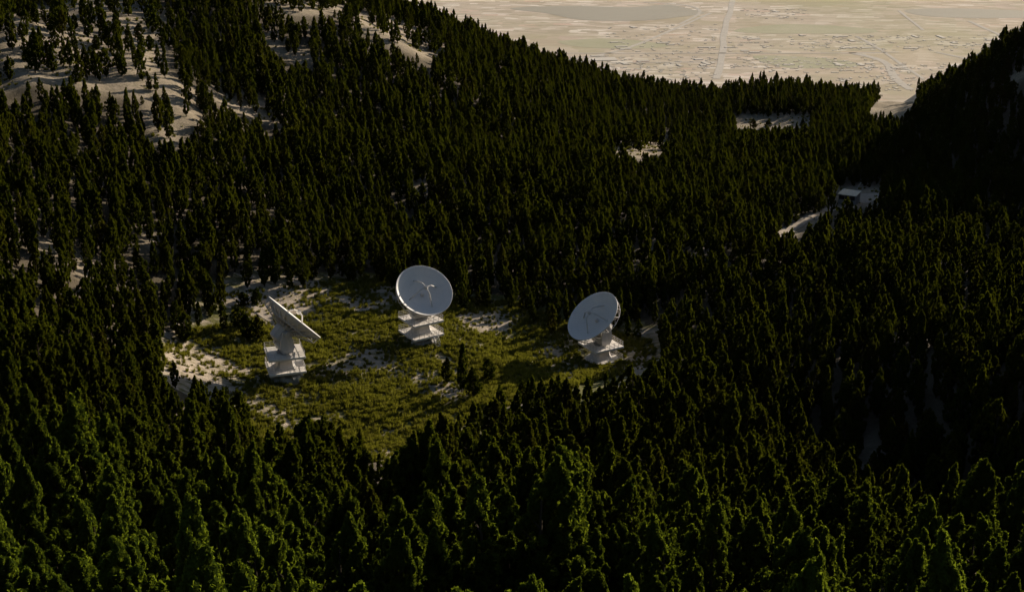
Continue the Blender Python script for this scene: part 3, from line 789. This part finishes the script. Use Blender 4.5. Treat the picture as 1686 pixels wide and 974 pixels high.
# ------------------------------------------------------------------ far plain, lakes, roads, town
ZP = -1000.0
def onplain(u, v, dz=0):
    r_ = ray(u, v); t = (ZP + dz - 113) / r_[2]; return np.array((0, 0, 113.0)) + t * r_
m_, nt, b = newmat('plain_fields', .95, .05)
c = coord(nt)
def vor(scale, sc=(1, 1, 1), rot=0, metric='CHEBYCHEV', rnd=.85):
    v = nd(nt, 'ShaderNodeTexVoronoi', distance=metric); v.inputs['Scale'].default_value = scale; v.inputs['Randomness'].default_value = rnd
    nt.links.new(coord(nt, 'Object', sc, (0, 0, R(rot))), v.inputs['Vector']); return v.outputs['Color']
def bw(col):
    n = nd(nt, 'ShaderNodeSeparateColor'); nt.links.new(col, n.inputs[0]); return n.outputs[0]
f1 = bw(vor(1/140, (1, .8, 1), 8)); f2 = bw(vor(1/34, (.45, 1, 1), 8)); f3 = bw(vor(1/420, (1, 1, 1), 20))
field = ramp(nt, f1, [(0, (.46, .41, .32)), (.3, (.54, .48, .40)), (.55, (.47, .44, .33)), (.8, (.62, .56, .49)), (1, (.55, .47, .41))])
det = ramp(nt, f2, [(0, (.44, .40, .33)), (.4, (.56, .50, .43)), (.7, (.62, .56, .50)), (.88, (.85, .82, .78)), (1, (.62, .47, .41))])
urban = ramp(nt, noise(nt, coord(nt, 'Object', (1, 1.6, 1)), 1/900, 4, .6), [(.38, (0,)*3), (.52, (.9,)*3)])
colr = mix(nt, urban, field, det)
colr = mix(nt, ramp(nt, noise(nt, c, 1/1500, 5, .6), [(.45, (0,)*3), (.65, (.55,)*3)]), colr, (.44, .44, .28))
colr = mix(nt, ramp(nt, f3, [(.8, (0,)*3), (.82, (.3,)*3)]), colr, (.60, .50, .40))
fine_ = noise(nt, coord(nt, 'Object', (.35, 1, 1)), 1/26, 4, .7)
colr = mix(nt, 1.0, colr, ramp(nt, fine_, [(.3, (.92, .87, .80)), (.5, (.98, .93, .86)), (.72, (1.07, 1.02, .96))]), 'MULTIPLY')
nt.links.new(colr, b.inputs['Base Color'])
M_PLAIN = m_
m = MB(); gx_ = np.linspace(-60000, 60000, 13); gy_ = np.linspace(1400, 120000, 13)
m.v = [(x, y, ZP) for y in gy_ for x in gx_]; m.f = [(j*13+i, j*13+i+1, (j+1)*13+i+1, (j+1)*13+i) for j in range(12) for i in range(12)]
tag(m.build('plain', M_PLAIN), kind='structure')
def flat(name, uv, mat, dz):
    P = [onplain(u, v, dz) for u, v in uv]; n = len(P); out = []
    for i in range(n):   # rounded outline
        p0, p1, p2, p3 = P[i-1], P[i], P[(i+1) % n], P[(i+2) % n]
        for t in (0, .25, .5, .75):
            out.append(.5 * ((2*p1) + (-p0+p2)*t + (2*p0-5*p1+4*p2-p3)*t*t + (-p0+3*p1-3*p2+p3)*t**3))
    mb = MB(); mb.v = [tuple(q) for q in out][::-1]; mb.f = [tuple(range(len(out)))]
    o = mb.build(name, mat); tag(o, kind='structure'); return o
M_LAKE, nt, b = newmat('shallow_lake', .5, .2); nt.links.new(ramp(nt, noise(nt, coord(nt), 1/600, 4), [(.3, (.41, .365, .285)), (.7, (.45, .405, .32))]), b.inputs['Base Color'])
M_OLIVE, nt, b = newmat('green_scrubland', .95, .05); nt.links.new(ramp(nt, noise(nt, coord(nt), 1/160, 6, .7), [(.3, (.41, .40, .27)), (.7, (.50, .465, .34))]), b.inputs['Base Color'])
M_ROAD, nt, b = newmat('pale_road', .95, .05); nt.links.new(ramp(nt, noise(nt, coord(nt), 1/45, 5, .7), [(.3, (.50, .46, .40)), (.7, (.60, .55, .49))]), b.inputs['Base Color'])
flat('lake', [(840,14),(930,10),(1040,12),(1100,8),(1140,16),(1160,22),(1120,28),(1060,34),(960,33),(900,22)], M_LAKE, .5)
flat('lake', [(1490,17),(1560,14),(1690,18),(1780,22),(1780,32),(1690,30),(1600,30),(1520,26)], M_LAKE, .5)
flat('field', [(1215,48),(1300,40),(1420,46),(1440,54),(1330,56),(1225,54)], M_OLIVE, .4)
flat('field', [(920,68),(1010,64),(1100,74),(1060,80),(960,78)], M_OLIVE, .4)
flat('field', [(1240,92),(1360,96),(1420,108),(1300,112)], M_OLIVE, .4)
for nm, uv, w in [('river', [(1206,0),(1204,16),(1196,36),(1193,52),(1190,66),(1192,84),(1188,96),(1184,116),(1180,130)], 30),
              ('road', [(940,98),(1010,88),(1060,70),(1120,44),(1170,22)], 20), ('road', [(860,88),(1100,88),(1190,88),(1400,88),(1480,86)], 16),
              ('road', [(1400,87),(1440,92),(1470,105),(1462,120),(1480,136),(1500,148)], 34), ('road', [(1410,60),(1445,78),(1475,100),(1520,130)], 16),
              ('road', [(1595,35),(1640,55),(1670,68)], 22), ('road', [(1480,18),(1500,34),(1520,50)], 16), ('road', [(1120,40),(1160,20),(1140,8),(1060,4)], 18),
              ('road', [(1540,86),(1600,98),(1680,120)], 18), ('road', [(820,100),(980,104),(1180,102)], 12)]:
    tag(strip(nm, [onplain(u, v) for u, v in uv], w, M_ROAD, .7, 60, lambda x, y: np.full(len(x), ZP)), kind='structure')
# buildings of the town: gabled sheds
M_B = [paint('pale_shed_roof', (.60, .55, .48), (.56, .51, .44), .8, .02), paint('buff_shed_roof', (.56, .51, .43), (.5, .46, .39), .8, .02), paint('reddish_shed_roof', (.54, .44, .36), (.5, .41, .33), .8, .02)]
def shed(mb, x, y, w, l, h, a, z=ZP):
    M4 = Matrix.Translation((x, y, z)) @ Matrix.Rotation(a, 4, 'Z')
    prof = [(-w/2, -1), (w/2, -1), (w/2, h), (0, h * 1.08), (-w/2, h)]
    mb.prism([M4 @ Vector((px_, -l/2, pz_)) for px_, pz_ in prof], M4.to_3x3() @ Vector((0, l, 0)))
ri = random.Random(3); town = [MB(), MB(), MB()]; bigs = []
zones = [((880,1180),(92,132),520), ((1200,1290),(60,112),160), ((1300,1690),(58,84),420), ((1380,1640),(104,150),420), ((1210,1330),(14,34),90), ((1000,1180),(40,90),200), ((1250,1440),(95,120),200)]
for (u0, u1), (v0, v1), n in zones:
    for k in range(int(n * .5)):
        u = ri.uniform(u0, u1); v = ri.uniform(v0, v1); P = onplain(u, v)
        big = ri.random() < .07 and u < 1660 and v < 30 + (1686 - u) * .76 and (v < 128 if u > 1450 else v < 112)
        w = ri.uniform(6, 13); l = ri.uniform(8, 22)
        if big: w = ri.uniform(14, 26); l = ri.uniform(30, 80)
        a = R(ri.choice([8, 98, 98, 20])) + ri.gauss(0, .03)
        if big: bigs.append((P[0], P[1], w, l, a, u, v))
        else: shed(town[ri.choices([0, 1, 2], [3, 6, 1])[0]], P[0], P[1], w, l, ri.uniform(1.0, 1.8), a)
bigs.append((*onplain(990, 98)[:2], 70, 130, R(98), 990, 98))
for mb, mt, nm in zip(town, M_B, ('white', 'buff', 'reddish')):
    o = mb.build('far_buildings', mt); tag(o, 'small %s roofed buildings of the town on the far plain' % nm, 'buildings', kind='stuff')
seenl = set()
for (x, y, w, l, a, u, v) in bigs:
    mb = MB(); shed(mb, 0, 0, w, l, 2.2, a, 0)
    o = mb.build('warehouse', M_B[0]); o.location = (x, y, ZP)
    lab = 'pale warehouse on the far plain, %s percent across and %s down the picture' % (word(round(u / 16.86)), word(round(v / 9.74)))
    if lab in seenl: lab = lab.replace('pale', 'pale long')
    seenl.add(lab); tag(o, lab, 'warehouse', 'warehouses on the far plain')

# far bare hillside at the right
m_, nt, b = newmat('bare_hill_soil', .95, .05)
nt.links.new(ramp(nt, noise(nt, coord(nt), 1/120, 6, .6), [(.3, (.40, .35, .28)), (.7, (.50, .44, .36))]), b.inputs['Base Color'])
hxs = np.linspace(300, 5300, 70); hys = np.linspace(1600, 5600, 70)
HX, HY = np.meshgrid(hxs, hys); rr_ = np.hypot((HX - 2710), (HY - 3600) * .8)
HZ = np.where(rr_ < 3000, 500 - .86 * rr_, -3000) + 18 * np.sin(HX / 140 + HY / 200) * np.sin(HY / 170)
HZ = np.maximum(HZ, ZP - 20)
I = np.arange(4900).reshape(70, 70)
hm = npmesh('hill', np.stack([HX.ravel(), HY.ravel(), HZ.ravel()], 1), np.stack([I[:-1, :-1].ravel(), I[:-1, 1:].ravel(), I[1:, 1:].ravel(), I[1:, :-1].ravel()], 1), [m_], None, True)
ho = bpy.data.objects.new('hill', hm); COL.objects.link(ho); tag(ho, kind='structure')

# ------------------------------------------------------------------ haze
HAZE = 3e-6
if HAZE > 0:
    m = MB(); m.box((0, 8000, -415), (26000, 20000, 1240))
    hz_m = bpy.data.materials.new('thin_haze'); hz_m.use_nodes = True; nt = hz_m.node_tree; nt.nodes.clear()
    o_ = nt.nodes.new('ShaderNodeOutputMaterial'); pv_ = nt.nodes.new('ShaderNodeVolumePrincipled'); pv_.inputs['Density'].default_value = HAZE
    pv_.inputs['Color'].default_value = (.95, .88, .72, 1); nt.links.new(pv_.outputs[0], o_.inputs['Volume'])
    ho = m.build('haze', hz_m); tag(ho, 'thin warm haze over the far plain', 'haze', kind='stuff')

# ------------------------------------------------------------------ light, camera
AZ, EL = 44.0, 18.0
w = bpy.data.worlds.new("World"); SC.world = w; w.use_nodes = True; n = w.node_tree.nodes
sk = n.new('ShaderNodeTexSky'); sk.sky_type = 'NISHITA'; sk.sun_disc = False; sk.sun_elevation = R(EL); sk.sun_rotation = R(AZ)
w.node_tree.links.new(sk.outputs[0], n['Background'].inputs[0]); n['Background'].inputs[1].default_value = .05
sl = bpy.data.lights.new('sun', 'SUN'); sl.energy = 5.0; sl.angle = R(.5); sl.color = (1, .87, .70)
so = bpy.data.objects.new('sun', sl); COL.objects.link(so)
so.rotation_euler = Vector((math.sin(R(AZ)) * math.cos(R(EL)), math.cos(R(AZ)) * math.cos(R(EL)), math.sin(R(EL)))).to_track_quat('Z', 'Y').to_euler()
cam = bpy.data.cameras.new('camera'); cam.sensor_width = 36; cam.lens = 36 * F / 1686; cam.clip_end = 200000; cam.clip_start = 1
co = bpy.data.objects.new('camera', cam); COL.objects.link(co); co.location = CAM; co.rotation_euler = (R(90 - PITCH), 0, 0); SC.camera = co
vs = SC.view_settings; vs.view_transform = 'Standard'; vs.look = 'None'; vs.gamma = 1; vs.exposure = 0.52
cy = SC.cycles; cy.use_denoising = True; cy.max_bounces = 5; cy.diffuse_bounces = 2; cy.transmission_bounces = 3; cy.volume_bounces = 0
cy.use_adaptive_sampling = True; cy.adaptive_threshold = .02
